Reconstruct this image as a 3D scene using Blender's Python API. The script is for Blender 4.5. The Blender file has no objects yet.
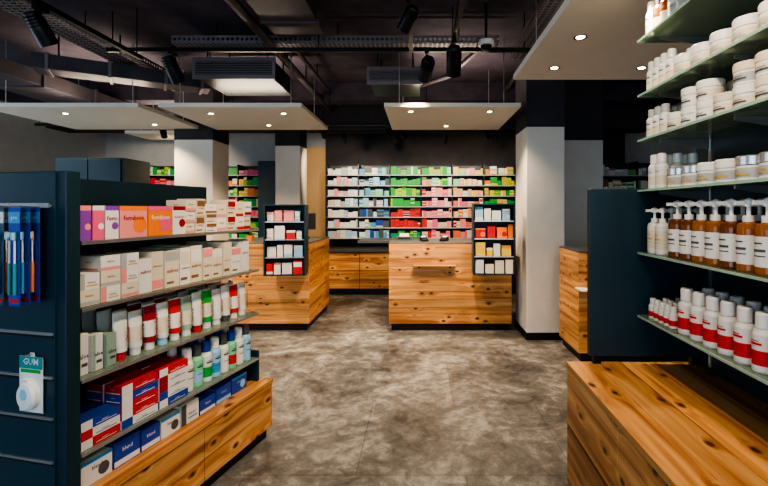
import bpy, math, random
from mathutils import Matrix, Vector
random.seed(7)
R = random.random
def U(a,b): return a+(b-a)*random.random()

# ---------------------------------------------------------------- materials
MATS={}
def pm(name,col,rough=0.5,metal=0.0,emit=None,es=0.0,spec=0.5,noise=0.0):
    if name in MATS: return MATS[name]
    m=bpy.data.materials.new(name); m.use_nodes=True
    nt=m.node_tree; b=nt.nodes['Principled BSDF']
    b.inputs['Base Color'].default_value=(*col,1)
    b.inputs['Roughness'].default_value=rough
    b.inputs['Metallic'].default_value=metal
    b.inputs['Specular IOR Level'].default_value=spec
    if emit:
        b.inputs['Emission Color'].default_value=(*emit,1); b.inputs['Emission Strength'].default_value=es
    if noise>0:
        tc=nt.nodes.new('ShaderNodeTexCoord'); n=nt.nodes.new('ShaderNodeTexNoise')
        n.inputs['Scale'].default_value=6; n.inputs['Detail'].default_value=5
        nt.links.new(tc.outputs['Object'],n.inputs['Vector'])
        r=nt.nodes.new('ShaderNodeValToRGB')
        r.color_ramp.elements[0].position=.3; r.color_ramp.elements[1].position=.7
        r.color_ramp.elements[0].color=(*[c*(1-noise) for c in col],1)
        r.color_ramp.elements[1].color=(*[min(1,c*(1+noise)) for c in col],1)
        nt.links.new(n.outputs['Fac'],r.inputs['Fac']); nt.links.new(r.outputs['Color'],b.inputs['Base Color'])
    MATS[name]=m; return m

def wood(name,axis,plank_axis,plank=0.19):
    """knotty larch; axis = grain axis index, plank_axis = axis across boards"""
    if name in MATS: return MATS[name]
    m=bpy.data.materials.new(name); m.use_nodes=True
    nt=m.node_tree; N=nt.nodes; L=nt.links; b=N['Principled BSDF']
    tc=N.new('ShaderNodeTexCoord'); sep=N.new('ShaderNodeSeparateXYZ'); L.new(tc.outputs['Object'],sep.inputs[0])
    dv=N.new('ShaderNodeMath'); dv.operation='DIVIDE'; dv.inputs[1].default_value=plank; L.new(sep.outputs[plank_axis],dv.inputs[0])
    fl=N.new('ShaderNodeMath'); fl.operation='FLOOR'; L.new(dv.outputs[0],fl.inputs[0])
    wn=N.new('ShaderNodeTexWhiteNoise'); wn.noise_dimensions='1D'; L.new(fl.outputs[0],wn.inputs['W'])
    sc=N.new('ShaderNodeVectorMath'); sc.operation='SCALE'; sc.inputs['Scale'].default_value=7.0; L.new(wn.outputs['Color'],sc.inputs[0])
    ad=N.new('ShaderNodeVectorMath'); ad.operation='ADD'; L.new(tc.outputs['Object'],ad.inputs[0]); L.new(sc.outputs[0],ad.inputs[1])
    # knots (2-D cells across the board face)
    sp=N.new('ShaderNodeSeparateXYZ'); L.new(ad.outputs[0],sp.inputs[0])
    cb=N.new('ShaderNodeCombineXYZ')
    ma=N.new('ShaderNodeMath'); ma.operation='MULTIPLY'; ma.inputs[1].default_value=3.2; L.new(sp.outputs[axis],ma.inputs[0]); L.new(ma.outputs[0],cb.inputs[0])
    mb_=N.new('ShaderNodeMath'); mb_.operation='MULTIPLY'; mb_.inputs[1].default_value=5.6; L.new(sp.outputs[plank_axis],mb_.inputs[0]); L.new(mb_.outputs[0],cb.inputs[1])
    vo=N.new('ShaderNodeTexVoronoi'); vo.voronoi_dimensions='2D'; vo.inputs['Scale'].default_value=1.0; L.new(cb.outputs[0],vo.inputs['Vector'])
    kr=N.new('ShaderNodeValToRGB'); kr.color_ramp.elements[0].position=.035; kr.color_ramp.elements[0].color=(1,1,1,1)
    kr.color_ramp.elements[1].position=.11; kr.color_ramp.elements[1].color=(0,0,0,1); L.new(vo.outputs['Distance'],kr.inputs[0])
    # grain
    mg=N.new('ShaderNodeMapping'); s=[24,24,24]; s[axis]=.9; mg.inputs['Scale'].default_value=s; L.new(ad.outputs[0],mg.inputs[0])
    kx=N.new('ShaderNodeMath'); kx.operation='MULTIPLY'; kx.inputs[1].default_value=-9.0; L.new(vo.outputs['Distance'],kx.inputs[0])
    ke=N.new('ShaderNodeMath'); ke.operation='EXPONENT'; L.new(kx.outputs[0],ke.inputs[0])
    ds=N.new('ShaderNodeVectorMath'); ds.operation='SCALE'; ds.inputs[0].default_value=(1.5,1.5,1.5); L.new(ke.outputs[0],ds.inputs['Scale'])
    a2=N.new('ShaderNodeVectorMath'); a2.operation='ADD'; L.new(mg.outputs[0],a2.inputs[0]); L.new(ds.outputs[0],a2.inputs[1])
    n=N.new('ShaderNodeTexNoise'); n.inputs['Scale'].default_value=1.0; n.inputs['Detail'].default_value=3; n.inputs['Distortion'].default_value=.25; L.new(a2.outputs[0],n.inputs['Vector'])
    r=N.new('ShaderNodeValToRGB'); e=r.color_ramp.elements
    e[0].position=.30; e[0].color=(.30,.105,.026,1); e[1].position=.72; e[1].color=(.76,.43,.17,1)
    x=e.new(.43); x.color=(.49,.21,.060,1); x=e.new(.56); x.color=(.64,.32,.108,1)
    L.new(n.outputs['Fac'],r.inputs[0])
    mx=N.new('ShaderNodeMix'); mx.data_type='RGBA'; L.new(kr.outputs[0],mx.inputs[0]); L.new(r.outputs[0],mx.inputs[6]); mx.inputs[7].default_value=(.085,.025,.008,1)
    hv=N.new('ShaderNodeHueSaturation'); L.new(mx.outputs[2],hv.inputs['Color'])
    mr=N.new('ShaderNodeMapRange'); mr.inputs[3].default_value=.78; mr.inputs[4].default_value=1.16; L.new(wn.outputs['Value'],mr.inputs[0]); L.new(mr.outputs[0],hv.inputs['Value'])
    L.new(hv.outputs[0],b.inputs['Base Color'])
    b.inputs['Roughness'].default_value=.45
    bp=N.new('ShaderNodeBump'); bp.inputs['Strength'].default_value=.12; bp.inputs['Distance'].default_value=.01; L.new(n.outputs['Fac'],bp.inputs['Height']); L.new(bp.outputs[0],b.inputs['Normal'])
    MATS[name]=m; return m

def floor_mat():
    m=bpy.data.materials.new('stone_tile_floor'); m.use_nodes=True
    nt=m.node_tree; N=nt.nodes; L=nt.links; b=N['Principled BSDF']
    tc=N.new('ShaderNodeTexCoord')
    n1=N.new('ShaderNodeTexNoise'); n1.inputs['Scale'].default_value=1.9; n1.inputs['Detail'].default_value=10; n1.inputs['Roughness'].default_value=.7; n1.inputs['Distortion'].default_value=.7; L.new(tc.outputs['Object'],n1.inputs['Vector'])
    n2=N.new('ShaderNodeTexNoise'); n2.inputs['Scale'].default_value=11; n2.inputs['Detail'].default_value=10; n2.inputs['Roughness'].default_value=.72; n2.inputs['Distortion'].default_value=.5; L.new(tc.outputs['Object'],n2.inputs['Vector'])
    ad=N.new('ShaderNodeMix'); ad.data_type='FLOAT'; ad.inputs[0].default_value=.42; L.new(n1.outputs['Fac'],ad.inputs[2]); L.new(n2.outputs['Fac'],ad.inputs[3])
    mp=N.new('ShaderNodeMapping'); mp.inputs['Location'].default_value=(.35,.25,0); L.new(tc.outputs['Object'],mp.inputs[0])
    br=N.new('ShaderNodeTexBrick'); br.offset=.5; br.inputs['Scale'].default_value=1; br.inputs['Brick Width'].default_value=1.2; br.inputs['Row Height'].default_value=.9
    br.inputs['Mortar Size'].default_value=.003; br.inputs['Mortar Smooth'].default_value=.1
    br.inputs['Color1'].default_value=(.82,.82,.82,1); br.inputs['Color2'].default_value=(1,1,1,1); br.inputs['Mortar'].default_value=(.5,.5,.5,1)
    L.new(mp.outputs[0],br.inputs['Vector'])
    r=N.new('ShaderNodeValToRGB'); e=r.color_ramp.elements
    e[0].position=.38; e[0].color=(.045,.044,.044,1); e[1].position=.63; e[1].color=(.44,.43,.41,1)
    x=e.new(.5); x.color=(.165,.160,.153,1)
    L.new(ad.outputs[0],r.inputs[0])
    mx=N.new('ShaderNodeMix'); mx.data_type='RGBA'; mx.blend_type='MULTIPLY'; mx.inputs[0].default_value=1; L.new(r.outputs[0],mx.inputs[6])
    L.new(br.outputs['Color'],mx.inputs[7]); L.new(mx.outputs[2],b.inputs['Base Color'])
    rr=N.new('ShaderNodeMapRange'); rr.inputs[3].default_value=.28; rr.inputs[4].default_value=.58; L.new(n2.outputs['Fac'],rr.inputs[0]); L.new(rr.outputs[0],b.inputs['Roughness'])
    bp=N.new('ShaderNodeBump'); bp.inputs['Strength'].default_value=.08; bp.inputs['Distance'].default_value=.01; L.new(n2.outputs['Fac'],bp.inputs['Height']); L.new(bp.outputs[0],b.inputs['Normal'])
    return m

def glass_mat(name,tint,op):
    m=bpy.data.materials.new(name); m.use_nodes=True
    nt=m.node_tree; N=nt.nodes; L=nt.links; b=N['Principled BSDF']; out=N['Material Output']
    b.inputs['Base Color'].default_value=(*tint,1); b.inputs['Roughness'].default_value=.12
    t=N.new('ShaderNodeBsdfTransparent'); t.inputs[0].default_value=(*[min(1,.55+c*.5) for c in tint],1)
    mx=N.new('ShaderNodeMixShader'); mx.inputs[0].default_value=op
    L.new(t.outputs[0],mx.inputs[1]); L.new(b.outputs[0],mx.inputs[2]); L.new(mx.outputs[0],out.inputs[0])
    MATS[name]=m; return m

TEAL=pm('dark_teal_lacquer',(.010,.034,.050),.40,noise=.12)
TEAL2=pm('dark_teal_edge',(.013,.042,.062),.35)
CHAR=pm('charcoal_paint',(.042,.039,.046),.8,noise=.15)
CEIL=pm('ceiling_dark_paint',(.062,.050,.070),.9,noise=.25)
BLK=pm('black_metal',(.012,.012,.013),.4,.3)
DUCT=pm('dark_duct',(.072,.062,.075),.5,.3,noise=.2)
PALE=pm('pale_plaster',(.70,.66,.59),.85,noise=.04)
WALLG=pm('grey_wall_paint',(.50,.52,.54),.85,noise=.05)
PANEL=pm('acoustic_panel_beige',(.74,.68,.59),.8,noise=.02)
STEEL=pm('brushed_aluminium',(.62,.63,.64),.3,.9)
TOP=pm('counter_top_anthracite',(.075,.08,.085),.35,noise=.1)
GLS=glass_mat('green_shelf_glass',(.30,.42,.34),.55)
GLE=pm('glass_edge_green',(.33,.50,.40),.15)
WHT=pm('white_card',(.70,.69,.65),.5)
CRM=pm('cream_card',(.66,.58,.46),.55)
LAMP=pm('lamp_glow',(1,.9,.7),.4,emit=(1,.80,.52),es=22)
WX=wood('larch_grain_x',0,2); WY=wood('larch_grain_y',1,2); WYT=wood('larch_top_grain_y',1,0,.1333)
C={ 'red':(.60,.018,.02),'dred':(.32,.015,.02),'green':(.006,.36,.045),'lime':(.34,.55,.02),'blue':(.015,.06,.34),'lblue':(.05,.30,.56),
 'purple':(.24,.07,.40),'pink':(.78,.11,.24),'orange':(.85,.22,.03),'yellow':(.80,.52,.04),'teal':(.015,.28,.28),'brown':(.22,.11,.05),
 'grey':(.40,.41,.40),'dgrey':(.08,.08,.09),'mint':(.20,.58,.32),'rose':(.78,.28,.27),'sage':(.30,.42,.33),'gold':(.58,.38,.10),'sky':(.28,.52,.70)}
for k,v in C.items(): C[k]=pm('print_'+k,v,.45)
C['white']=WHT; C['cream']=CRM
CAPW=pm('white_plastic',(.74,.73,.70),.3); AMB=pm('amber_bottle',(.16,.050,.010),.15,spec=.7); AMBL=pm('amber_liquid',(.30,.105,.020),.12)
SILV=pm('silver_cap',(.6,.6,.6),.25,.8)

# ---------------------------------------------------------------- mesh builder
_text={}
def text_geo(s,bold=False):
    if s in _text: return _text[s]
    cu=bpy.data.curves.new('t','FONT'); cu.body=s; cu.size=1; cu.resolution_u=1; cu.align_x='CENTER'; cu.align_y='CENTER'; cu.offset=.012
    o=bpy.data.objects.new('t',cu); bpy.context.collection.objects.link(o)
    dg=bpy.context.evaluated_depsgraph_get(); me=bpy.data.meshes.new_from_object(o.evaluated_get(dg))
    v=[tuple(p.co) for p in me.vertices]; f=[tuple(p.vertices) for p in me.polygons]
    w=(max([p[0] for p in v])-min([p[0] for p in v])) if v else 1
    bpy.data.objects.remove(o); bpy.data.curves.remove(cu); bpy.data.meshes.remove(me)
    _text[s]=(v,f,w); return _text[s]

class MB:
    def __init__(s): s.v=[];s.f=[];s.m=[];s.sm=[];s.mats=[];s.M=Matrix()
    def mi(s,mat):
        if mat not in s.mats: s.mats.append(mat)
        return s.mats.index(mat)
    def add(s,vs,fs,mat,smooth=False):
        o=len(s.v); i=s.mi(mat)
        for p in vs: s.v.append(tuple(s.M@Vector(p)))
        for f in fs: s.f.append(tuple(a+o for a in f)); s.m.append(i); s.sm.append(smooth)
    def box(s,x0,x1,y0,y1,z0,z1,mat):
        vs=[(x0,y0,z0),(x1,y0,z0),(x1,y1,z0),(x0,y1,z0),(x0,y0,z1),(x1,y0,z1),(x1,y1,z1),(x0,y1,z1)]
        s.add(vs,[(0,3,2,1),(4,5,6,7),(0,1,5,4),(1,2,6,5),(2,3,7,6),(3,0,4,7)],mat)
    def quad(s,x0,x1,z0,z1,y,mat):
        s.add([(x0,y,z0),(x1,y,z0),(x1,y,z1),(x0,y,z1)],[(0,1,2,3)],mat)
    def text(s,t,x,z,y,size,mat,maxw=None,vert=False):
        v,f,w=text_geo(t)
        if maxw and w*size>maxw: size=maxw/w
        if vert: s.add([(x-p[1]*size,y,z+p[0]*size) for p in v],f,mat)
        else: s.add([(x+p[0]*size,y,z+p[1]*size) for p in v],f,mat)
    def lathe(s,prof,x,y,z,mats,n=14,sx=1,sy=1):
        """prof [(r,z)], mats: material or list per segment"""
        for k in range(len(prof)-1):
            (r0,z0),(r1,z1)=prof[k],prof[k+1]
            mt=mats[k] if isinstance(mats,list) else mats
            vs=[];fs=[]
            for i in range(n):
                a=2*math.pi*i/n; c,d=math.cos(a),math.sin(a)
                vs+=[(x+r0*c*sx,y+r0*d*sy,z+z0),(x+r1*c*sx,y+r1*d*sy,z+z1)]
            for i in range(n):
                j=(i+1)%n; fs.append((2*i,2*j,2*j+1,2*i+1))
            s.add(vs,fs,mt,abs(r0-r1)<abs(z1-z0)*1.2)
    def tube(s,p0,p1,r,mat,n=8):
        p0=Vector(p0);p1=Vector(p1);d=(p1-p0); q=d.to_track_quat('Z','Y').to_matrix(); h=d.length
        vs=[];fs=[]
        for i in range(n):
            a=2*math.pi*i/n; e=Vector((r*math.cos(a),r*math.sin(a),0)); vs+=[tuple(p0+q@e),tuple(p0+q@(e+Vector((0,0,h))))]
        for i in range(n):
            j=(i+1)%n; fs.append((2*i,2*j,2*j+1,2*i+1))
        s.add(vs,fs,mat,True)
        s.add([vs[2*i] for i in range(n)],[tuple(range(n))[::-1]],mat); s.add([vs[2*i+1] for i in range(n)],[tuple(range(n))],mat)
    def obj(s,name,parent=None,bevel=0,mw=None):
        me=bpy.data.meshes.new(name); me.from_pydata(s.v,[],s.f)
        for m in s.mats: me.materials.append(m)
        me.polygons.foreach_set('material_index',s.m); me.polygons.foreach_set('use_smooth',s.sm); me.update()
        o=bpy.data.objects.new(name,me); bpy.context.collection.objects.link(o)
        if parent: o.parent=parent
        if bevel:
            b=o.modifiers.new('bevel','BEVEL'); b.width=bevel; b.segments=2; b.limit_method='ANGLE'
        return o
def empty(name,loc=(0,0,0),rz=0,parent=None):
    e=bpy.data.objects.new(name,None); e.location=loc; e.rotation_euler=(0,0,rz); e.empty_display_size=.1
    bpy.context.collection.objects.link(e)
    if parent: e.parent=parent
    return e
def T(x,y,z,rz=0): return Matrix.Translation((x,y,z))@Matrix.Rotation(rz,4,'Z')

# ---------------------------------------------------------------- product makers (front faces -y, origin bottom-front-centre)
def carton(b,M,w,h,d,base,style=0,c1=None,c2=None,txt=None,tm=None):
    s=b.M.copy(); b.M=b.M@M; e=-.0008
    b.box(-w/2,w/2,0,d,0,h,base)
    c1=c1 or C['grey']; c2=c2 or c1; tm=tm or C['dgrey']
    def deco(x0,x1,y):
        W=x1-x0
        if style==0:
            b.quad(x0,x1,h*.04,h*.26,y,c1)
        elif style==1:
            b.quad(x0,x1,h*.72,h*.97,y,c1); b.quad(x0+W*.1,x0+W*.6,h*.1,h*.16,y,c2)
        elif style==2:
            b.quad(x0,x0+W*.28,0,h,y,c1); b.quad(x0+W*.36,x1-W*.1,h*.2,h*.28,y,c2)
        elif style==3:
            b.quad(x0+W*.06,x1-W*.06,h*.55,h*.9,y,c1); b.quad(x0+W*.06,x0+W*.7,h*.12,h*.2,y,c2)
        elif style==4:
            n=14; cx=x0+W*.72; r=min(W,h)*.26; cz=h*.4
            b.add([(cx+r*math.cos(6.283*i/n),y,cz+r*math.sin(6.283*i/n)) for i in range(n)],[tuple(range(n))],c1)
            b.quad(x0,x1,h*.86,h,y,c2)
    deco(-w/2,w/2,e)
    if txt: b.text(txt,0 if style!=2 else w*.1,h*(.62 if style in (0,4) else .45),e*1.6,h*.22,tm,w*.8)
    for sgn in (-1,1):
        s2=b.M.copy(); b.M=b.M@Matrix.Translation((sgn*w/2,d/2,0))@Matrix.Rotation(sgn*math.pi/2,4,'Z')
        b.quad(-d*.4,d*.4,h*.08,h*.2,e,c1)
        if txt and d>.05: b.text(txt,0,h*.6,e*1.6,h*.18,tm,d*.8)
        b.M=s2
    b.M=s
def bottle(b,M,r,h,body,label,cap,kind='pump',accent=None,oval=1.0):
    s=b.M.copy(); b.M=b.M@M@Matrix.Translation((0,r*oval,0)); n=16; sy=oval
    if kind=='pump':
        hb=h*.68
        b.lathe([(0,0),(r*.94,0),(r,hb*.04),(r,hb*.16),(r*1.008,hb*.17),(r*1.008,hb*.72),(r,hb*.73),(r,hb*.86),(r*.86,hb*.95),(r*.42,hb)],0,0,0,[body,body,body,label,label,label,body,body,body],n,1,sy)
        b.lathe([(r*.5,hb-.002),(r*.5,hb+h*.08),(r*.2,hb+h*.085),(r*.2,hb+h*.2),(r*.48,hb+h*.2),(r*.48,h*.97),(0,h)],0,0,0,cap,12)
        b.box(-r*.16,r*.16,-r*1.3,0,h*.90,h*.955,cap)
    elif kind=='spray':
        hb=h*.74
        b.lathe([(0,0),(r*.94,0),(r,hb*.04),(r,hb*.16),(r,hb*.5),(r,hb*.86),(r*.8,hb*.95),(r*.55,hb)],0,0,0,[body,body,body,label,body,body,body],n,1,sy)
        b.lathe([(r*.72,hb-.001),(r*.72,h*.96),(r*.62,h),(0,h)],0,0,0,cap,14)
    elif kind=='tube':
        b.lathe([(0,0),(r*.72,0),(r*.72,h*.16),(r*.9,h*.17)],0,0,0,cap,n)
        N=14; rings=[(r*.9,r*.9,h*.17),(r,r*.9,h*.3),(r*1.08,r*.6,h*.65),(r*1.2,r*.06,h*.97),(r*1.2,r*.05,h)]
        ms=[label,body,label,body]
        for k in range(4):
            a0,b0,z0=rings[k];a1,b1,z1=rings[k+1]; vs=[];fs=[]
            for i in range(N):
                a=6.2832*i/N; vs+=[(a0*math.cos(a),b0*math.sin(a),z0),(a1*math.cos(a),b1*math.sin(a),z1)]
            for i in range(N):
                j=(i+1)%N; fs.append((2*i,2*j,2*j+1,2*i+1))
            b.add(vs,fs,ms[k],True)
    elif kind=='jar':
        b.lathe([(0,0),(r*.93,0),(r*.98,h*.04),(r*.98,h*.12),(r*.985,h*.13),(r*.985,h*.5),(r*.98,h*.51),(r*.98,h*.60),(r*.9,h*.61)],0,0,0,[body,body,body,label,label,label,body,body],20)
        b.lathe([(r*1.0,h*.61),(r*1.02,h*.64),(r*1.02,h*.95),(r*.96,h),(0,h)],0,0,0,cap,20)
    if accent and kind!='tube':
        bands=[(.30,.335),(.40,.42),(.24,.255)] if kind=='pump' else ([(.22,.30),(.36,.385)] if kind=='jar' else [(.46,.50),(.52,.535),(.30,.315)])
        for q,(a,c) in enumerate(bands):
            rr=r*1.02; m=6; half=.75 if q!=1 else .5; vs=[];fs=[]
            for i in range(m+1):
                t=-math.pi/2-half+2*half*i/m; vs+=[(rr*math.cos(t),rr*math.sin(t)*sy,h*a),(rr*math.cos(t),rr*math.sin(t)*sy,h*c)]
            for i in range(m): fs.append((2*i,2*i+2,2*i+3,2*i+1))
            b.add(vs,fs,accent)
    b.M=s

# ---------------------------------------------------------------- room shell
f=MB(); f.box(-6.2,4.0,-2.4,9.0,-.1,0,floor_mat()); f.obj('floor')
CH=3.25
c=MB(); c.box(-6.2,4.0,-2.4,9.0,CH,CH+.12,CEIL); c.obj('ceiling')
w=MB(); w.box(-6.2,4.0,8.6,8.8,0,CH,WALLG); w.obj('wall_back')
w=MB()
w.box(-6.2,-6.0,-2.4,0.6,0,CH,WALLG); w.box(-6.2,-6.0,5.6,8.6,0,CH,WALLG); w.box(-6.2,-6.0,0.6,5.6,0,.7,WALLG); w.box(-6.2,-6.0,0.6,5.6,2.75,CH,WALLG)
w.obj('wall_left')
w=MB(); w.box(3.8,4.0,-2.4,8.6,0,CH,WALLG); w.obj('wall_right')
w=MB(); w.box(-6.0,-5.2,-2.4,-2.2,0,CH,WALLG); w.box(3.2,3.8,-2.4,-2.2,0,CH,WALLG); w.box(-5.2,3.2,-2.4,-2.2,3.05,CH,CHAR); w.box(-5.2,3.2,-2.4,-2.2,0,.25,CHAR)
w.obj('wall_front')
def window(name,pts,axis):
    b=MB()
    a0,a1,z0,z1,p,n=pts
    def bx(u0,u1,zz0,zz1,t=.03):
        if axis=='x': b.box(u0,u1,p-t,p+t,zz0,zz1,BLK)
        else: b.box(p-t,p+t,u0,u1,zz0,zz1,BLK)
    bx(a0,a1,z0,z0+.06); bx(a0,a1,z1-.06,z1)
    for i in range(n+1):
        u=a0+(a1-a0-.06)*i/n; bx(u,u+.06,z0,z1)
    b.obj(name)
window('window_1',(-5.2,3.2,.25,3.05,-2.3,5),'x')
window('window_2',(.6,5.6,.7,2.75,-6.1,3),'y')
b=MB(); b.box(-1.75,3.79,8.33,8.595,0.001,CH-.001,CHAR); b.obj('wall_dispensary')
b=MB(); b.box(-5.99,3.79,7.2,7.7,2.75,CH-.001,CHAR); b.obj('ceiling_soffit')
b=MB(); b.box(1.85,2.42,5.95,6.15,0.001,2.36,PALE); b.box(1.85,2.42,5.95,6.15,2.36,CH-.001,CHAR); b.obj('wall_stub')
b=MB(); b.box(-2.65,-1.76,8.40,8.59,0.001,2.6,pm('warm_plaster',(.62,.42,.22),.8)); b.obj('wall_niche')
def column(x0,x1,y0,y1,split):
    b=MB(); b.box(x0,x1,y0,y1,.08,split,PALE); b.box(x0-.003,x1+.003,y0-.003,y1+.003,split,CH-.001,CHAR); b.box(x0-.01,x1+.01,y0-.01,y1+.01,.001,.08,BLK)
    return b.obj('column',bevel=.004)
column(1.18,1.60,4.98,5.55,2.36)
column(-3.22,-2.72,5.9,6.4,2.36)
column(-2.17,-1.80,6.75,7.15,2.4)

# ---------------------------------------------------------------- ceiling panels
WARM=(1,.77,.52)
def downlight(b,x,y,z):
    b.lathe([(.030,0),(.040,-.003),(.040,.001)],x,y,z-.001,BLK,16)
    b.lathe([(0,-.001),(.024,-.001)],x,y,z-.002,LAMP,16)
def spot(loc,target,power,angle=80,blend=.6,col=WARM,r=.03,parent=None,name='lamp'):
    l=bpy.data.lights.new(name,'SPOT'); l.energy=power*1.9; l.spot_size=math.radians(angle); l.spot_blend=blend; l.color=col; l.shadow_soft_size=r
    o=bpy.data.objects.new(name,l); bpy.context.collection.objects.link(o); o.location=loc
    d=Vector(target)-Vector(loc); o.rotation_euler=d.to_track_quat('-Z','Y').to_euler()
    if parent: o.parent=parent
    return o
def cpanel(x0,x1,y0,y1,lights,power=45,z=2.5,up=14):
    e=empty('ceiling_panel')
    b=MB(); b.box(x0,x1,y0,y1,z,z+.045,PANEL); b.obj('panel',e,.004)
    b=MB()
    for px in (x0+.15,x1-.15):
        for py in (y0+.15,y1-.15): b.tube((px,py,z+.045),(px,py,CH),.005,STEEL,6); b.lathe([(.02,0),(.02,.02),(0,.02)],px,py,z+.045,STEEL,10)
    b.obj('suspension_rods',e)
    b=MB()
    for (lx,ly) in lights:
        downlight(b,lx,ly,z); spot((lx,ly,z-.02),(lx,ly,0),power,115,.8,parent=e,name='downlight_lamp')
    b.obj('downlights',e)
    cx,cy=(x0+x1)/2,(y0+y1)/2
    b=MB(); b.box(x0+.3,x1-.3,cy-.05,cy+.05,z+.045,z+.065,BLK); b.box(x0+.32,x1-.32,cy-.03,cy+.03,z+.065,z+.067,LAMP); b.obj('added_uplight_tray',e)  # glowing strip added on the panel's hidden top side, goes with the ceiling fill
    l=bpy.data.lights.new('added_uplight_lamp','AREA'); l.shape='RECTANGLE'; l.size=x1-x0-.65; l.size_y=.06; l.energy=up; l.color=(1,.84,.66)  # added upward fill light, brightens the dark ceiling and its services
    o=bpy.data.objects.new('added_uplight_lamp',l); bpy.context.collection.objects.link(o); o.location=(cx,cy,z+.075); o.rotation_euler=(math.pi,0,0); o.parent=e
cpanel(-4.55,-2.90,4.63,5.95,[(-3.9,4.95),(-3.3,5.6)],45)
cpanel(-2.70,-1.22,4.63,5.98,[(-2.3,4.95),(-1.5,4.95),(-1.9,5.65)],50)
cpanel(-.37,1.04,4.63,5.98,[(-.1,4.85),(.75,4.85),(.33,5.7)],62)
cpanel(.757,2.75,1.7,3.66,[(1.0,3.35),(1.65,3.35),(1.05,2.1),(.98,2.75)],22)
cpanel(-4.3,-3.0,6.55,7.15,[(-3.9,6.85),(-3.3,6.85)],60,2.55)

# ---------------------------------------------------------------- ceiling services
DUCTL=pm('galvanised_dark',(.20,.175,.185),.5,.3)
def perf_tray(name,x0,x1,y0,y1,z,along='x'):
    b=MB(); L=(x1-x0) if along=='x' else (y1-y0); W=(y1-y0) if along=='x' else (x1-x0)
    o=(x0,y0)
    def bx(a0,a1,w0,w1,z0,z1,m=DUCTL):
        if along=='x': b.box(o[0]+a0,o[0]+a1,o[1]+w0,o[1]+w1,z0,z1,m)
        else: b.box(o[0]+w0,o[0]+w1,o[1]+a0,o[1]+a1,z0,z1,m)
    for w0 in (0,W-.006):
        bx(0,L,w0,w0+.006,z,z+.022); bx(0,L,w0,w0+.006,z+.05,z+.07)
    n=int(L/.045)
    for i in range(n):
        a=i*L/n
        for w0 in (0,W-.006): bx(a,a+.018,w0,w0+.006,z+.022,z+.05)
        bx(a,a+.016,0,W,z-.003,z)
    for k in range(5):
        w=W*(k+.5)/5; bx(0,L,w-.008,w+.008,z-.004,z)
    for k in range(3): bx(0,L,W*.2+k*.05,W*.2+k*.05+.02,z,z+.02,BLK)
    for t in (.12,.5,.88):
        if along=='x': b.tube((x0+L*t,y0+W/2,z),(x0+L*t,y0+W/2,CH),.006,BLK,6)
        else: b.tube((x0+W/2,y0+L*t,z),(x0+W/2,y0+L*t,CH),.006,BLK,6)
    return b.obj(name)
perf_tray('cable_tray',-2.35,.75,4.25,4.5,3.02,'x')
perf_tray('cable_tray',-3.2,-2.9,1.6,6.6,2.98,'y')
perf_tray('cable_tray',.92,1.17,2.0,4.6,2.98,'y')
perf_tray('cable_tray',1.25,3.6,4.35,4.55,3.05,'x')
def acunit(x0,x1,y0,y1,z0,z1):
    e=empty('air_conditioner')
    b=MB(); b.box(x0,x1,y0+.02,y1,z0,z1,BLK); b.obj('casing',e,.008)
    b=MB()
    b.box(x0-.03,x1+.03,y0,y0+.02,z1-.03,z1+.01,DUCTL); b.box(x0-.03,x1+.03,y0,y0+.02,z0-.01,z0+.03,DUCTL)
    b.box(x0-.03,x0,y0,y0+.02,z0+.03,z1-.03,DUCTL); b.box(x1,x1+.03,y0,y0+.02,z0+.03,z1-.03,DUCTL)
    b.box(x0,x1,y0+.014,y0+.0195,z0+.03,z1-.03,BLK)
    n=6
    for i in range(n):
        z=z0+.03+(z1-z0-.06)*(i+.5)/n; b.box(x0,x1,y0-.006,y0+.013,z-.006,z+.004,DUCTL)
    b.obj('grille',e)
    b=MB()
    for x in (x0+.08,x1-.08):
        for y in (y0+.1,y1-.1): b.tube((x,y,z1),(x,y,CH),.008,BLK,6)
    b.obj('hangers',e)
acunit(-2.28,-1.50,4.56,5.3,2.78,2.98)
acunit(-.55,.0,4.9,5.5,2.82,2.99)
b=MB(); b.box(-5.99,3.79,2.6,2.85,3.05,CH-.001,CEIL); b.obj('ceiling_beam')
b=MB(); b.box(-5.99,3.79,6.4,6.7,3.0,CH-.001,CEIL); b.obj('ceiling_beam')
b=MB(); b.box(-1.30,-.85,1.0,4.0,3.0,3.12,DUCT)
for y in (1.6,2.3,3.0,3.7): b.box(-1.32,-.83,y,y+.03,2.98,3.14,DUCT); b.tube((-1.08,y+.3,3.12),(-1.08,y+.3,CH),.008,BLK,6)
b.obj('ventilation_duct',bevel=.006)
b=MB(); b.box(-4.8,-4.2,1.2,7.0,2.82,2.98,DUCT)
for y in (1.8,2.6,3.4,4.2,5,5.8): b.box(-4.82,-4.18,y,y+.04,2.80,3.0,DUCT); b.tube((-4.5,y+.3,2.98),(-4.5,y+.3,CH),.008,BLK,6)
b.obj('ventilation_duct',bevel=.006)
b=MB(); b.M=Matrix.Translation((-2.9,4.9,0))@Matrix.Rotation(.55,4,'Z'); b.box(-1.0,.55,-.14,.14,2.80,2.94,DUCT)
for x in (-.9,-.4,.1,.45): b.box(x,x+.03,-.155,.155,2.785,2.955,DUCTL); b.tube((x+.1,-.1,2.94),(x+.1,-.1,CH),.008,BLK,6)
b.obj('ventilation_duct',bevel=.006)
b=MB()
for (x,z,r) in ((-1.42,3.02,.04),(-1.28,3.10,.025),(1.22,3.14,.03)):
    b.tube((x,4.6 if x>0 else 3.3,z),(x,7.15,z),r,DUCT,10)
    for y in (4.8,5.6,6.9): b.box(x-.006,x+.006,y,y+.02,z+r*.6,CH,BLK)
b.obj('ceiling_pipes')
b=MB()
pts=[(.62,4.8,3.15),(.35,5.3,3.02),(-.5,6.35,3.02)]
for i in range(2): b.tube(pts[i],pts[i+1],.028,DUCT,10)
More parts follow.
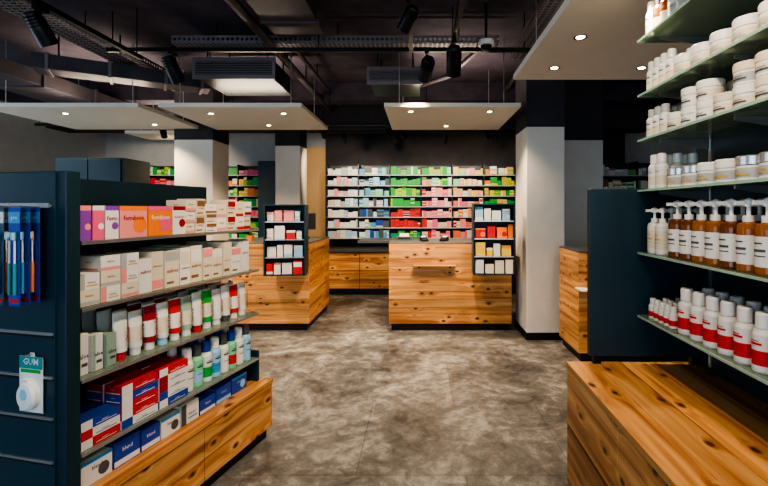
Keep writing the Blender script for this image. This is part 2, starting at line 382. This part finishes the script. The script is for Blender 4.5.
for p in pts: b.tube(p,(p[0],p[1],CH),.008,BLK,6)
b.obj('conduit_pipe')
b=MB()
P=[Vector((.60+.10*math.sin(t*.5),1.8+t*.22,3.12+.035*math.cos(t*.9))) for t in range(9)]
for i in range(8): b.tube(P[i],P[i+1],.045,DUCT,12)
b.tube(P[0],(P[0].x,P[0].y,CH),.01,BLK,6); b.tube(P[8],(P[8].x,P[8].y,CH),.01,BLK,6)
b.obj('flexible_duct')

def track(x0,x1,y0,y1,z):
    b=MB(); b.box(x0,x1,y0,y1,z,z+.035,BLK)
    if x1-x0>y1-y0:
        n=max(2,int((x1-x0)/1.3))
        for i in range(n+1):
            x=x0+.05+(x1-x0-.1)*i/n; b.tube((x,(y0+y1)/2,z+.035),(x,(y0+y1)/2,CH),.005,BLK,6)
    else:
        n=max(2,int((y1-y0)/1.3))
        for i in range(n+1):
            y=y0+.05+(y1-y0-.1)*i/n; b.tube(((x0+x1)/2,y,z+.035),((x0+x1)/2,y,CH),.005,BLK,6)
    return b.obj('lighting_track')
track(-2.85,1.0,4.08,4.12,2.88)
track(-.10,-.06,0.9,4.07,2.88)
track(.27,.31,0.9,4.07,2.88)
track(-5.4,1.5,6.30,6.34,2.62)
track(-2.55,-2.51,0.9,4.07,2.80)
track(-1.6,1.6,7.12,7.16,2.66)
def track_spot(x,y,ztrack,target,power,s=1.0,angle=50,col=WARM):
    e=empty('track_spotlight')
    t=Vector(target); piv=Vector((x,y,ztrack-.12*s)); d=(t-piv).normalized()
    b=MB(); b.box(x-.018,x+.018,y-.05,y+.05,ztrack-.03,ztrack-.0005,BLK); b.tube((x,y,ztrack-.12*s),(x,y,ztrack-.03),.009,BLK,8)
    q=d.to_track_quat('Z','Y').to_matrix().to_4x4()
    b.M=Matrix.Translation(piv)@q
    r=.045*s
    b.lathe([(0,-.09*s),(r*.75,-.09*s),(r*.85,-.08*s),(r,.0),(r,.085*s),(r*.88,.085*s),(r*.8,.06*s)],0,0,0,BLK,18)
    for i in range(4): b.lathe([(r*.86,-.07*s+i*.016*s),(r*1.05,-.066*s+i*.016*s),(r*.86,-.062*s+i*.016*s)],0,0,0,BLK,18)
    b.lathe([(0,.061*s),(r*.8,.061*s)],0,0,0,LAMP,18)
    b.obj('spot_head',e)
    p=piv+d*.1*s
    spot(tuple(p),target,power,angle,.5,col,parent=e,name='spot_lamp')
track_spot(-2.53,3.0,2.80,(-2.0,4.6,.1),30,1.25)
track_spot(-2.25,4.1,2.88,(-1.7,5.6,.2),80,1.35)
track_spot(.29,3.85,2.88,(.35,5.5,.6),105,1.4)
track_spot(.06,4.1,2.88,(-.6,7,.6),90,1.3)
track_spot(-.08,3.1,2.88,(-1.7,5.4,.6),95,1.0)
track_spot(-.08,1.3,2.88,(-1.3,2.3,.9),75,1.0,60)
track_spot(.29,1.0,2.88,(1.3,1.9,1.1),38,1.0,70)
track_spot(-.08,2.2,2.88,(-.9,3.0,.2),35,1.0,60)
for x,tx,p in ((-3.6,-4.4,60),(-1.35,-1.5,45),(-.42,-.2,30),(-.25,.9,30),(.95,1.3,28)):
    track_spot(x,6.32,2.62,(tx,8.3,1.5),p,.9,80)
for x in (-1.2,-.4,.4,1.2):
    track_spot(x,7.14,2.66,(x,8.15,1.45),10,.8,95,(1,.86,.70))
b=MB(); b.tube((.58,3.95,2.93),(.58,3.95,CH),.012,BLK,8); b.lathe([(.0,.0),(.065,0),(.07,-.01),(.07,-.045)],.58,3.95,2.93,WHT,20)
b.lathe([(.05,-.045),(.047,-.065),(.033,-.088),(0,-.096)],.58,3.95,2.93,BLK,20); b.lathe([(.07,-.045),(.05,-.047)],.58,3.95,2.93,WHT,20)
b.obj('security_camera')

# ---------------------------------------------------------------- wood counter builder
def planks_x(b,x0,x1,y,z0,z1,t,n,mat):
    h=(z1-z0)/n
    for i in range(n):
        b.box(x0,x1,min(y,y+t),max(y,y+t),z0+i*h+.0012,z0+(i+1)*h-.0012,mat)
def counter(name,x0,x1,y0,y1,h,n=5):
    e=empty(name,(0,0,0))
    b=MB(); b.box(x0+.03,x1-.03,y0+.03,y1-.03,0.001,.085,BLK); b.obj('plinth',e)
    b=MB(); b.box(x0+.02,x1-.02,y0+.02,y1-.02,.085,h-.03,BLK); b.obj('carcass',e)
    b=MB(); planks_x(b,x0,x1,y0,.085,h-.012,.02,n,WX); b.obj('front_boards',e,.0015)
    b=MB(); planks_x(b,x0,x1,y1-.02,.085,h-.012,.02,n,WX); b.obj('rear_boards',e,.0015)
    b=MB(); hh=(h-.097)/n
    for i in range(n):
        for xa in (x0,x1-.02): b.box(xa,xa+.02,y0+.021,y1-.021,.085+i*hh+.0012,.085+(i+1)*hh-.0012,WY)
    b.obj('side_boards',e,.0015)
    b=MB(); b.box(x0-.002,x1+.002,y0-.002,y1+.002,h-.012,h,TOP); b.box(x0+.02,x1-.02,y0+.02,y1-.02,h-.03,h-.012,TOP); b.obj('counter_top',e,.002)
    return e
k=counter('service_counter',-.37,1.09,5.35,6.05,1.05)
b=MB(); b.box(-.08,.42,5.24,5.349,.78,.788,WX); b.box(-.02,0,5.26,5.349,.76,.78,BLK); b.box(.34,.36,5.26,5.349,.76,.78,BLK); b.obj('bag_ledge',k)
counter('service_counter',-2.25,-1.32,5.35,6.55,1.05)
k=counter('service_counter',1.50,2.6,4.25,4.85,1.05)
b=MB(); b.box(1.46,1.95,4.08,4.249,.70,.712,WHT); b.obj('bag_ledge',k)

e=empty('pharmacy_desk')
b=MB(); b.box(-1.68,0.3,7.62,8.3,.001,.10,BLK); b.box(-1.70,0.32,7.64,8.3,.10,.72,BLK); b.obj('carcass',e)
b=MB()
for i in range(3):
    x0=-1.70+i*.675
    for (z0,z1) in ((.10,.40),(.405,.715)): b.box(x0+.003,x0+.67,7.62,7.64,z0+.002,z1-.002,WX)
b.obj('drawer_fronts',e,.002)
b=MB(); b.box(-1.72,1.7,7.58,8.3,.72,.76,TOP); b.box(.34,1.7,7.66,8.29,.001,.72,TEAL); b.obj('desk_top',e,.003)
e=empty('cash_desk')
b=MB(); b.box(-.85,.05,6.10,6.62,.985,1.02,TOP); b.obj('slab',e,.003)
b=MB(); b.box(-.30,-.05,6.2,6.5,.001,.02,BLK); b.box(-.22,-.12,6.3,6.4,.02,.985,BLK); b.obj('pedestal',e,.003)
b=MB(); b.box(-.12,.08,6.12,6.3,1.02,1.03,BLK); b.obj('keyboard',e)

SCR=pm('screen',(.03,.05,.07),.1)
def monitor(x,y,z,rz,w=.34,h=.22):
    e=empty('cash_register_monitor',(x,y,z),rz)
    b=MB(); b.box(-w/2,w/2,-.01,.015,.12,.12+h,BLK); b.box(-w/2+.012,w/2-.012,.015,.017,.132,.12+h-.012,SCR); b.obj('screen',e,.004)
    b=MB(); b.box(-.02,.02,-.035,-.012,.0,.2,BLK); b.box(-.09,.09,-.09,.07,0,.012,BLK); b.obj('stand',e,.003)
monitor(-1.60,6.15,1.05,.25)
def card_terminal(x,y,z,rz):
    b=MB(); b.M=T(x,y,z,rz)
    b.add([(-.04,-.08,0),(.04,-.08,0),(.04,.08,0),(-.04,.08,0),(-.04,-.08,.025),(.04,-.08,.025),(.04,.08,.06),(-.04,.08,.06)],[(0,3,2,1),(4,5,6,7),(0,1,5,4),(1,2,6,5),(2,3,7,6),(3,0,4,7)],BLK)
    b.add([(-.03,.02,.0485),(.03,.02,.0485),(.03,.07,.0595),(-.03,.07,.0595)],[(0,1,2,3)],C['sky'])
    b.obj('card_terminal',bevel=.003)
card_terminal(.05,5.6,1.05,.2); card_terminal(.30,5.62,1.05,-.3)
b=MB(); b.box(-.3,-.1,5.7,5.85,1.05,1.10,C['dgrey']); b.box(-.28,-.12,5.695,5.70,1.07,1.09,BLK); b.quad(-.26,-.14,1.10,1.14,5.76,WHT); b.obj('receipt_printer',bevel=.005)
e=empty('potted_plant',(-2.12,5.62,1.05))
b=MB(); b.lathe([(0,0),(.035,0),(.048,.07),(.043,.07),(.040,.06),(0,.06)],0,0,0,C['orange'],16); b.obj('pot',e)
b=MB(); random.seed(9)
for i in range(34):
    a=U(0,6.28); l=U(.07,.15); t=U(.2,1.1); d=Vector((math.cos(a)*math.sin(t),math.sin(a)*math.sin(t),math.cos(t))); s_=Vector((-math.sin(a),math.cos(a),0))*.010
    p0=Vector((0,0,.06)); p1=p0+d*l*.6; p2=p0+d*l-Vector((0,0,.015))
    b.add([tuple(p0),tuple(p1+s_),tuple(p2),tuple(p1-s_)],[(0,1,2,3)],pm('leaf',(.10,.22,.05),.5))
b.obj('leaves',e)

# ---------------------------------------------------------------- counter displays
def display(x,y,z0,rz,w,h,d,rows,seed,br):
    random.seed(seed)
    e=empty('counter_display_rack',(x,y,z0),rz)
    b=MB(); t=.014
    b.box(-w/2,-w/2+t,0,d,0,h,TEAL); b.box(w/2-t,w/2,0,d,0,h,TEAL); b.box(-w/2+t,w/2-t,d-t,d,t,h-t,TEAL); b.box(-w/2+t,w/2-t,0,d,0,t,TEAL); b.box(-w/2+t,w/2-t,0,d,h-t,h,TEAL)
    b.box(-.05,.05,d,d+br,h*.15,h*.3,BLK)
    b.obj('case',e)
    n=len(rows); b=MB(); p=MB(); zs=[t]
    for i in range(1,n):
        z=h*i/n; b.box(-w/2+t,w/2-t,.01,d-t,z,z+.006,GLS); b.box(-w/2+t,w/2-t,.007,.0099,z-.004,z+.010,STEEL); zs.append(z+.0062)
    b.obj('glass_shelves',e)
    for z,cols in zip(zs,rows):
        xx=-w/2+t+.008
        while xx<w/2-t-.05:
            ww=U(.06,.13)
            if xx+ww>w/2-t: ww=w/2-t-xx
            if ww<.04: break
            c1=C[random.choice(cols)]
            carton(p,T(xx+ww/2,.014+U(0,.04),z,U(-.05,.05)),ww*.88,U(.08,h/n-.035),.06,c1,random.choice([0,1,3,4]),C[random.choice(cols+['white'])],C[random.choice(cols)])
            xx+=ww+.004
    p.obj('pack_goods',e)
display(-1.50,4.98,.71,.12,.45,.79,.28,[['white','sky','red'],['blue','white','sky','white'],['white','red','sky'],['white','sky','red','rose']],3,.05)
display(.82,4.98,.72,-.05,.46,.79,.28,[['cream','cream','white'],['orange','yellow','white'],['red','orange','orange'],['white','sky','white']],5,.075)

# ---------------------------------------------------------------- back wall dispensing shelves
def wallshelf(name,x0,x1,y0,y1,zb,nrow,pitch,bays,seed,bayw=.56,wp=.15):
    random.seed(seed)
    e=empty(name); zt=zb+nrow*pitch
    b=MB(); b.box(x0,x1,y1-.02,y1,zb-.02,zt,TEAL)
    nb=max(1,round((x1-x0)/bayw)); bw=(x1-x0)/nb
    for i in range(nb+1):
        xx=x0+i*bw; b.box(max(x0,xx-.008),min(x1,xx+.008),y0,y1-.02,zb-.02,zt,TEAL)
    b.obj('case',e)
    b=MB()
    for r in range(nrow): b.box(x0+.002,x1-.002,y0+.005,y1-.021,zb+r*pitch-.010,zb+r*pitch,GLS); b.box(x0,x1,y0-.004,y0+.004,zb+r*pitch-.014,zb+r*pitch+.003,C['grey'])
    b.obj('shelves',e)
    p=MB()
    for r in range(nrow):
        for i in range(nb):
            pal=bays(i,r,nb)
            xx=x0+i*bw+.014; xe=x0+(i+1)*bw-.014
            while xx<xe-.03:
                ww=min(U(.055,.13),xe-xx)
                if ww<.03: break
                full=U(.085,pitch-.03); stack=random.choice([1,1,2,2,3]); hh=full/stack; z=zb+r*pitch+.0002
                c1=C[random.choice(pal)]; c2=C[random.choice(pal+['white'])]; base=WHT if (R()<wp and 'green' not in pal[:2] and 'red' not in pal[:2]) else c1
                st=random.choice([0,1,2,3])
                for q in range(stack):
                    carton(p,T(xx+ww/2,y0+.02,z),ww-.004,hh-.0005,.10,base,st,c2 if base is not WHT else c1,c1); z+=hh
                xx+=ww
    p.obj('medicine_boxes',e)
    return e
def pal_main(i,r,nb):
    if i==0: return ['cream','rose','white','sky','grey','white']
    if i==1: return ['sky','dgrey','grey','blue','mint','lblue']
    if i==2: return ['green','green','green','green','lime'] if r>=3 else (['red','red','red','dred'] if r>=1 else ['green','teal','lime'])
    if i==3: return ['lime','mint','green','rose'] if r>=5 else ['rose','red','pink','rose','cream','red']
    if i==4: return ['rose','pink','cream','red','orange'] if r<4 else ['rose','cream','mint','yellow']
    return ['yellow','lime','green','gold','orange'] if r>1 else ['cream','gold','lime']
wallshelf('medicine_shelf_unit',-1.66,1.70,8.02,8.31,.93,7,.188,pal_main,11)
wallshelf('medicine_shelf_unit',-4.9,-2.72,8.05,8.38,.93,7,.188,lambda i,r,n: [['green','green','lime','yellow'],['red','rose','pink'],['green','cream','lime'],['orange','yellow','green']][(i+r)%4],12)
wallshelf('medicine_shelf_unit',2.45,3.75,6.4,6.7,.93,6,.2,lambda i,r,n:['cream','white','brown','green','grey'],14)
b=MB(); b.M=T(.2,0,0); b.box(-4.25,-3.5,5.0,5.5,.001,2.02,TEAL); b.box(-4.23,-3.885,4.985,4.999,.1,2.0,TEAL2); b.box(-3.875,-3.52,4.985,4.999,.1,2.0,TEAL2); b.box(-3.92,-3.91,4.965,4.985,1.0,1.2,STEEL); b.box(-3.85,-3.84,4.965,4.985,1.0,1.2,STEEL); b.obj('storage_cabinet',bevel=.002)
b=MB(); b.box(-2.70,-2.30,7.5,7.95,.001,2.25,TEAL); b.box(-2.69,-2.31,7.486,7.499,.1,1.1,TEAL2); b.box(-2.69,-2.31,7.486,7.499,1.11,2.23,TEAL2); b.box(-2.36,-2.35,7.47,7.486,1.2,1.4,STEEL); b.box(-2.36,-2.35,7.47,7.486,.85,1.05,STEEL); b.obj('storage_cabinet',bevel=.002)

# ---------------------------------------------------------------- left gondola
TH=math.radians(13.5)
G=empty('gondola_shelf_unit',(-1.277,1.70,0),-TH)
LS=1.15
b=MB(); b.box(-.80,.0,-.06,-.005,.001,1.59,TEAL); b.obj('end_panel',G,.003)
b=MB()
b.box(-.80,-.045,-.066,-.0605,.05,1.585,TEAL2)
for z in (.36,.52,.68,.83,.99):
    b.box(-.80,-.05,-.072,-.0665,z-.004,z+.006,STEEL)
    b.box(-.80,-.05,-.0675,-.0663,z-.014,z-.004,BLK)
b.obj('slatwall',G)
b=MB(); b.box(-.42,-.38,-.004,LS,.37,1.59,TEAL); b.box(-.80,-.01,LS+.001,LS+.02,.37,.56,TEAL); b.obj('back_board',G,.002)
SZ=[1.325,1.072,.80,.52]
b=MB()
for z in SZ:
    b.box(-.379,-.003,0,LS,z-.008,z,GLS); b.box(-.003,.0,0,LS,z-.012,z+.003,STEEL)
    b.box(-.797,-.421,0,LS,z-.008,z,GLS); b.box(-.80,-.797,0,LS,z-.012,z+.003,STEEL)
    for yy in (.02,.57,1.12): b.box(-.37,-.05,yy-.004,yy+.004,z-.03,z-.0085,BLK)
b.obj('glass_shelves',G)
b=MB(); b.box(-.82,.02,.01,1.20,.001,.07,BLK); b.box(-.84,.03,.0,1.2,.07,.345,BLK); b.obj('base_carcass',G)
b=MB()
for i in range(2):
    y0=.0+i*.605; b.box(.03,.05,y0,y0+.60,.072,.34,WY)
b.box(-.86,.05,1.2,1.22,.072,.34,WX)
b.obj('drawer_fronts',G,.002)
b=MB(); b.box(-.86,.055,.0,1.225,.345,.368,WYT); b.obj('base_top',G,.002)
F=math.pi/2
random.seed(21)
def gput(b,yc,z,xf,w,h,d,base,**kw):
    rz=kw.pop('rz',0); carton(b,T(xf,yc,z,F+rz),w,h,d,base,**kw)
LE=LS-.04
b=MB(); z=1.3255
specs=[(.05,C['purple'],C['rose'],'f1'),(.05,C['pink'],WHT,'f'),(.06,WHT,C['purple'],'femi'),(.14,C['rose'],C['orange'],'femibion'),(.14,C['orange'],C['pink'],'femibion'),(.08,WHT,C['dred'],'femibion')]
y=.012
for w,bs,c1,t in specs:
    tm=C['dred'] if (bs is WHT or bs is C['rose']) else WHT
    gput(b,y+w/2,z,-.03,w,.138,.09,bs,style=4,c1=c1,c2=c1,txt=t if w>.055 else None,tm=tm)
    gput(b,y+w/2,z,-.14,w,.138,.09,bs,style=4,c1=c1,c2=c1); y+=w+.006
while y<LE-.05:
    w=U(.06,.10); rows=random.choice([2,3]); h=U(.15,.18)/rows; tx=random.choice(['lierac','vitamin','omni']); c1=C[random.choice(['brown','rose','dred','red'])]
    for q in range(rows):
        gput(b,y+w/2,z+q*(h+.0003),-.03-U(0,.01),w,h,.12,random.choice([WHT,CRM]),style=random.choice([0,3]),c1=c1,c2=C['brown'],txt=tx,tm=C['brown'])
    y+=w+.006
b.obj('supplement_boxes',G)
b=MB(); z=1.0725; y=.012
while y<LE-.04:
    if y<.27:
        w=U(.07,.09); h=.062; rows=2 if y<.1 else 3
        for q in range(rows): gput(b,y+w/2,z+q*(h+.0003),-.03,w,h,.13,random.choice([WHT,CRM]),style=random.choice([0,2]),c1=random.choice([C['grey'],C['rose']]),c2=C['gold'],txt='basica',tm=C['brown'])
    else:
        w=U(.065,.09); h=U(.15,.195)
        gput(b,y+w/2,z,-.03-U(0,.015),w,h,.11,random.choice([WHT,CRM,CRM]),style=random.choice([0,1,3]),c1=random.choice([C['cream'],C['rose'],C['grey'],WHT]),c2=C['brown'],txt=random.choice(['eubos','orthomol','dermasence']),tm=random.choice([C['brown'],C['dred']]))
        gput(b,y+w/2,z,-.17,w,h,.11,WHT,style=0)
    y+=w+.006
b.obj('medicine_boxes',G)
b=MB(); y=.015; z=.8005
for i in range(3):
    gput(b,y+.03,z,-.05,.05,.16-.015*i,.15,random.choice([C['sage'],WHT]),style=2,c1=C['sage'],c2=C['dgrey'],txt='aloe',rz=.12); y+=.062
cols=['red','white','dred','sky','red','sage','red','green','white','dgrey']
i=0; tb=MB()
while y<LE-.04:
    c1=C[cols[i%len(cols)]]; r=.031; h=.205+U(-.012,.012)
    for k,xf in enumerate((-.045,-.13,-.21)):
        bottle(tb,T(xf,y+r,z,F),r,h,WHT if i%2==0 else C['cream'],c1 if i%3 else WHT,WHT if i%3 else c1,'tube')
        if k==0:
            s=tb.M.copy(); tb.M=T(xf+.002,y+r,z,F); tb.text(['elmex','lavera','dontodent','kukident'][i%4],0.005,h*.52,-.0035,.028,C['dgrey'] if i%2 else C['dred'],h*.55,vert=True); tb.M=s
    y+=.077; i+=1
b.obj('soap_boxes',G); tb.obj('toothpaste_tubes',G)
b=MB(); z=.5205; y=.012
for k,(L,nq) in enumerate([(.17,3),(.19,5),(.18,5)]):
    for q in range(nq):
        cc=random.choice([('red','white'),('lblue','white'),('white','red'),('white','blue'),('white','dred'),('blue','white')])
        gput(b,y+L/2,z+q*.0363,-.02,L,.036,.09,C[cc[0]],style=2,c1=C[cc[1]],c2=C['blue'] if cc[0]=='white' else WHT,txt='dentagard',tm=C['blue'] if cc[0]=='white' else WHT)
        gput(b,y+L/2,z+q*.0363,-.12,L,.036,.09,C[cc[0]],style=2,c1=C[cc[1]])
    y+=L+.008
bt=MB(); i=0
while y<LE-.03:
    r=.032; c1=C[['white','sky','green','lblue','white','red'][i%6]]
    for xf in (-.03,-.12): bottle(bt,T(xf,y+r,z,F),r,.215,[WHT,C['mint'],WHT,C['sky']][i%4],c1,[WHT,C['dgrey'],C['blue']][i%3],'spray',C['dgrey'])
    y+=.070; i+=1
b.obj('toothpaste_boxes',G); bt.obj('mouthwash_bottles',G)
b=MB(); z=.3685; y=.02
while y<LE-.1:
    w=U(.10,.15); hh=U(.065,.11)
    cc=random.choice([('blue','white'),('white','blue'),('lblue','white'),('white','dgrey'),('blue','sky')])
    gput(b,y+w/2,z,-.03,w,hh,.12,C[cc[0]],style=random.choice([0,2,4]),c1=C[cc[1]],c2=C['lblue'],txt='blend',tm=C[cc[1]])
    y+=w+.01
b.obj('dental_boxes',G)
b=MB(); random.seed(5)
for z in SZ+[.368]:
    y=.03
    while y<.95:
        w=U(.06,.12); gput(b,y+w/2,z+.0005,-.77,w,U(.06,.15),.1,WHT,style=1,c1=C[random.choice(['lblue','red','green','orange'])],rz=math.pi); y+=w+.02
b.obj('cosmetic_boxes',G)

b=MB(); zt=1.46
b.box(-.80,-.06,-.078,-.0725,zt-.006,zt+.012,STEEL)
b.box(-.80,-.06,-.0725,-.0662,zt-.002,zt+.006,STEEL)
for i in range(9):
    x=-.11-.075*i; b.tube((x,-.17,zt),(x,-.0785,zt),.0025,STEEL,6)
    b.tube((x,-.17,zt),(x,-.174,zt+.012),.0025,STEEL,6)
b.obj('hook_rail',G)
b=MB(); bc=['teal','lblue','orange','teal','lblue','pink','blue','red','lblue']
CARD=pm('brush_card',(.03,.07,.13),.4)
for i in range(9):
    for k,yy in enumerate((-.155,-.125,-.095)):
        x=-.11-.075*i+k*.004; c1=C[bc[(i+k)%9]]
        b.box(x-.026,x+.026,yy,yy+.0012,zt-.35,zt-.004,CARD if i%2 else C['blue'])
        b.quad(x-.026,x+.026,zt-.06,zt-.02,yy-.0006,WHT if i%2 else C['lblue'])
        b.text('pro',x,zt-.04,yy-.001,.02,C['red'] if i%2 else WHT,.045)
        b.quad(x-.020,x+.020,zt-.34,zt-.325,yy-.0006,C['red'])
        for dx in ((-.012,.012) if k==0 else (0,)):
            b.tube((x+dx,yy-.007,zt-.31),(x+dx,yy-.007,zt-.20),.0055,c1,8)
            b.tube((x+dx,yy-.007,zt-.20),(x+dx,yy-.007,zt-.12),.003,WHT,8)
            b.box(x+dx-.005,x+dx+.005,yy-.009,yy-.005,zt-.12,zt-.09,c1); b.box(x+dx-.004,x+dx+.004,yy-.018,yy-.009,zt-.118,zt-.092,C['sky'])
b.obj('toothbrush_packs',G)
b=MB(); cx=-.14
b.box(cx-.062,cx+.05,-.0745,-.073,.70,.905,WHT); b.quad(cx-.062,cx+.05,.86,.905,-.0752,C['teal']); b.text('GUM',cx-.006,.885,-.0758,.034,WHT,.09)
b.quad(cx-.055,cx+.04,.845,.858,-.0754,C['green'])
b.M=Matrix.Translation((cx-.004,-.0746,.765))@Matrix.Rotation(math.pi/2,4,'X')@Matrix.Scale(1.25,4,(0,1,0))
b.lathe([(.043,0),(.043,.018),(.036,.026),(.018,.029),(0,.029)],0,0,0,CAPW,24)
b.lathe([(.016,.0292),(.016,.031),(.0,.031)],0.002,.008,0,C['sky'],18)
b.M=Matrix(); b.box(cx-.03,cx+.005,-.095,-.0745,.812,.825,CAPW)
b.tube((cx,-.10,.915),(cx,-.0725,.915),.003,STEEL,6)
b.box(cx-.01,cx+.01,-.0745,-.073,.905,.92,WHT)
b.obj('dental_floss_pack',G)

# ---------------------------------------------------------------- right unit
RT=empty('perfumery_shelf_unit',(.742,2.27,0),math.radians(-1.5))
b=MB(); b.box(.03,1.2,-1.9,-.03,.001,.08,BLK); b.box(.02,1.2,-1.9,-.02,.08,.655,BLK); b.obj('base_carcass',RT)
b=MB()
for i in range(3):
    y1=-.0-i*.62; b.box(0,.02,y1-.615,y1,.082,.365,WY); b.box(0,.02,y1-.615,y1,.37,.652,WY)
b.box(.021,1.2,-.02,0,.082,.65,WX)
b.obj('drawer_fronts',RT,.002)
b=MB(); n=9; W=1.2/n
for i in range(n): b.box(-.004+i*W+.001,-.004+(i+1)*W-.001,-1.9,.004,.655,.68,WYT)
b.obj('base_top',RT,.0015)
b=MB(); b.box(.10,.66,-.035,.0,.72,1.55,TEAL); b.box(.64,.68,-1.9,.0,.6801,2.75,TEAL)
b.box(.60,.64,-.036,-.0005,.6801,.72,BLK); b.box(.12,.16,-.03,-.005,.6801,.72,BLK)
b.obj('back_board',RT,.003)
RZ=[.927,1.238,1.544,1.79,2.01,2.28]
b=MB()
for z in RZ:
    b.box(.335,.639,-1.85,-.04,z-.010,z,GLS); b.box(.332,.335,-1.85,-.04,z-.010,z,GLE); b.box(.335,.639,-.04,-.037,z-.010,z,GLE)
    for yy in (-.12,-.65,-1.2,-1.75): b.add([(.639,yy-.004,z-.010),(.40,yy-.004,z-.010),(.40,yy-.004,z-.022),(.639,yy-.004,z-.06),(.639,yy+.004,z-.010),(.40,yy+.004,z-.010),(.40,yy+.004,z-.022),(.639,yy+.004,z-.06)],[(0,1,2,3),(7,6,5,4),(0,4,5,1),(1,5,6,2),(2,6,7,3),(3,7,4,0)],STEEL)
for yy in (-.12,-.65,-1.2,-1.75): b.box(.633,.6395,yy-.008,yy+.008,.70,2.7,STEEL)
b.obj('glass_shelves',RT)
FR=-math.pi/2
random.seed(31)
def rp(y,z,x=.36): return T(x,y,z+.0003,FR)
b=MB(); y=-.10
for i in range(5):
    for j in range(3): bottle(b,rp(y,RZ[0],.36+j*.06),.020,.095,WHT,C['red'],CAPW,'spray')
    y-=.046
y-=.04
while y>-1.7:
    for j in range(2): bottle(b,rp(y,RZ[0],.355+j*.09),.034,.19,WHT,random.choice([C['red'],C['red'],C['orange'],WHT]),[CAPW,CAPW][j],'spray',C['red'])
    y-=.088
b.obj('spray_bottles',RT)
b=MB(); y=-.09
for i in range(2):
    for j in range(3): bottle(b,rp(y,RZ[1],.36+j*.08),.032,.22,WHT,CRM,CAPW,'pump',C['gold'])
    y-=.075
y-=.06
while y>-1.7:
    for j in range(2): bottle(b,rp(y,RZ[1],.352+j*.1),.036,.25,AMB if int(y*30)%2 else AMBL,WHT,CAPW,'pump',C['dgrey'])
    y-=.088
b.obj('lotion_bottles',RT)
b=MB(); y=-.1
for i in range(2):
    for j in range(3): bottle(b,rp(y,RZ[2],.36+j*.07),.029,.165,WHT,CRM,CAPW,'spray',C['grey'])
    y-=.066
y-=.06
while y>-1.7:
    for j in range(2): bottle(b,rp(y,RZ[2],.352+j*.12),.050,.085,CAPW,C['grey'],SILV if int(y*13)%2 else CAPW,'jar',C['gold'])
    y-=.112
b.obj('cream_jars',RT)
b=MB(); y=-.08
for i in range(3):
    for j in range(2): bottle(b,rp(y,RZ[3],.36+j*.08),.026,.14,WHT,CRM,C['grey'],'spray',C['dgrey'])
    y-=.062
y-=.03; k=0
while y>-1.7:
    for q in range(1 if k%3==0 else 2):
        for j in range(2): bottle(b,rp(y,RZ[3]+q*.0785,.352+j*.12),.048,.078,CAPW,random.choice([WHT,C['grey'],CRM]),random.choice([CAPW,C['cream'],CAPW]),'jar',C['dgrey'])
    y-=.108; k+=1
b.obj('cream_jars',RT)
b=MB(); y=-.08
for i in range(4):
    for j in range(2): bottle(b,rp(y,RZ[4],.36+j*.08),.025,.15,WHT,CRM,CAPW,'spray',C['dgrey'])
    y-=.06
y-=.03
while y>-1.7:
    for j in range(2): bottle(b,rp(y,RZ[4],.352+j*.12),.05,.09,CAPW,CRM,CAPW,'jar',C['grey'])
    y-=.125
b.obj('cream_jars',RT)
b=MB(); y=-.08
while y>-1.7:
    for j in range(2): bottle(b,rp(y,RZ[5],.355+j*.09),.028,.17,[WHT,AMB][int(y*-9)%2],C['grey'],BLK if int(y*-7)%2 else CAPW,'spray',C['dgrey'])
    y-=.07
b.obj('serum_bottles',RT)

b=MB(); b.box(-5.99,-2.66,8.58,8.599,.001,.09,BLK); b.obj('baseboard_back')
b=MB(); b.box(3.78,3.799,-2.19,8.3,.001,.09,BLK); b.obj('baseboard_right')

# ---------------------------------------------------------------- world, camera
wd=bpy.data.worlds.new('sky'); bpy.context.scene.world=wd; wd.use_nodes=True
bg=wd.node_tree.nodes['Background']; bg.inputs[0].default_value=(.68,.84,1,1); bg.inputs[1].default_value=2.6
cam=bpy.data.cameras.new('cam'); co=bpy.data.objects.new('camera',cam); bpy.context.collection.objects.link(co)
co.location=(0,0,1.45); co.rotation_euler=(math.pi/2,0,0)
cam.sensor_width=36; cam.lens=36*450/768; cam.shift_x=-36/768; cam.shift_y=-34/768; cam.clip_start=.02
bpy.context.scene.camera=co
try:
    bpy.context.scene.view_settings.look='AgX - High Contrast'
except Exception: pass
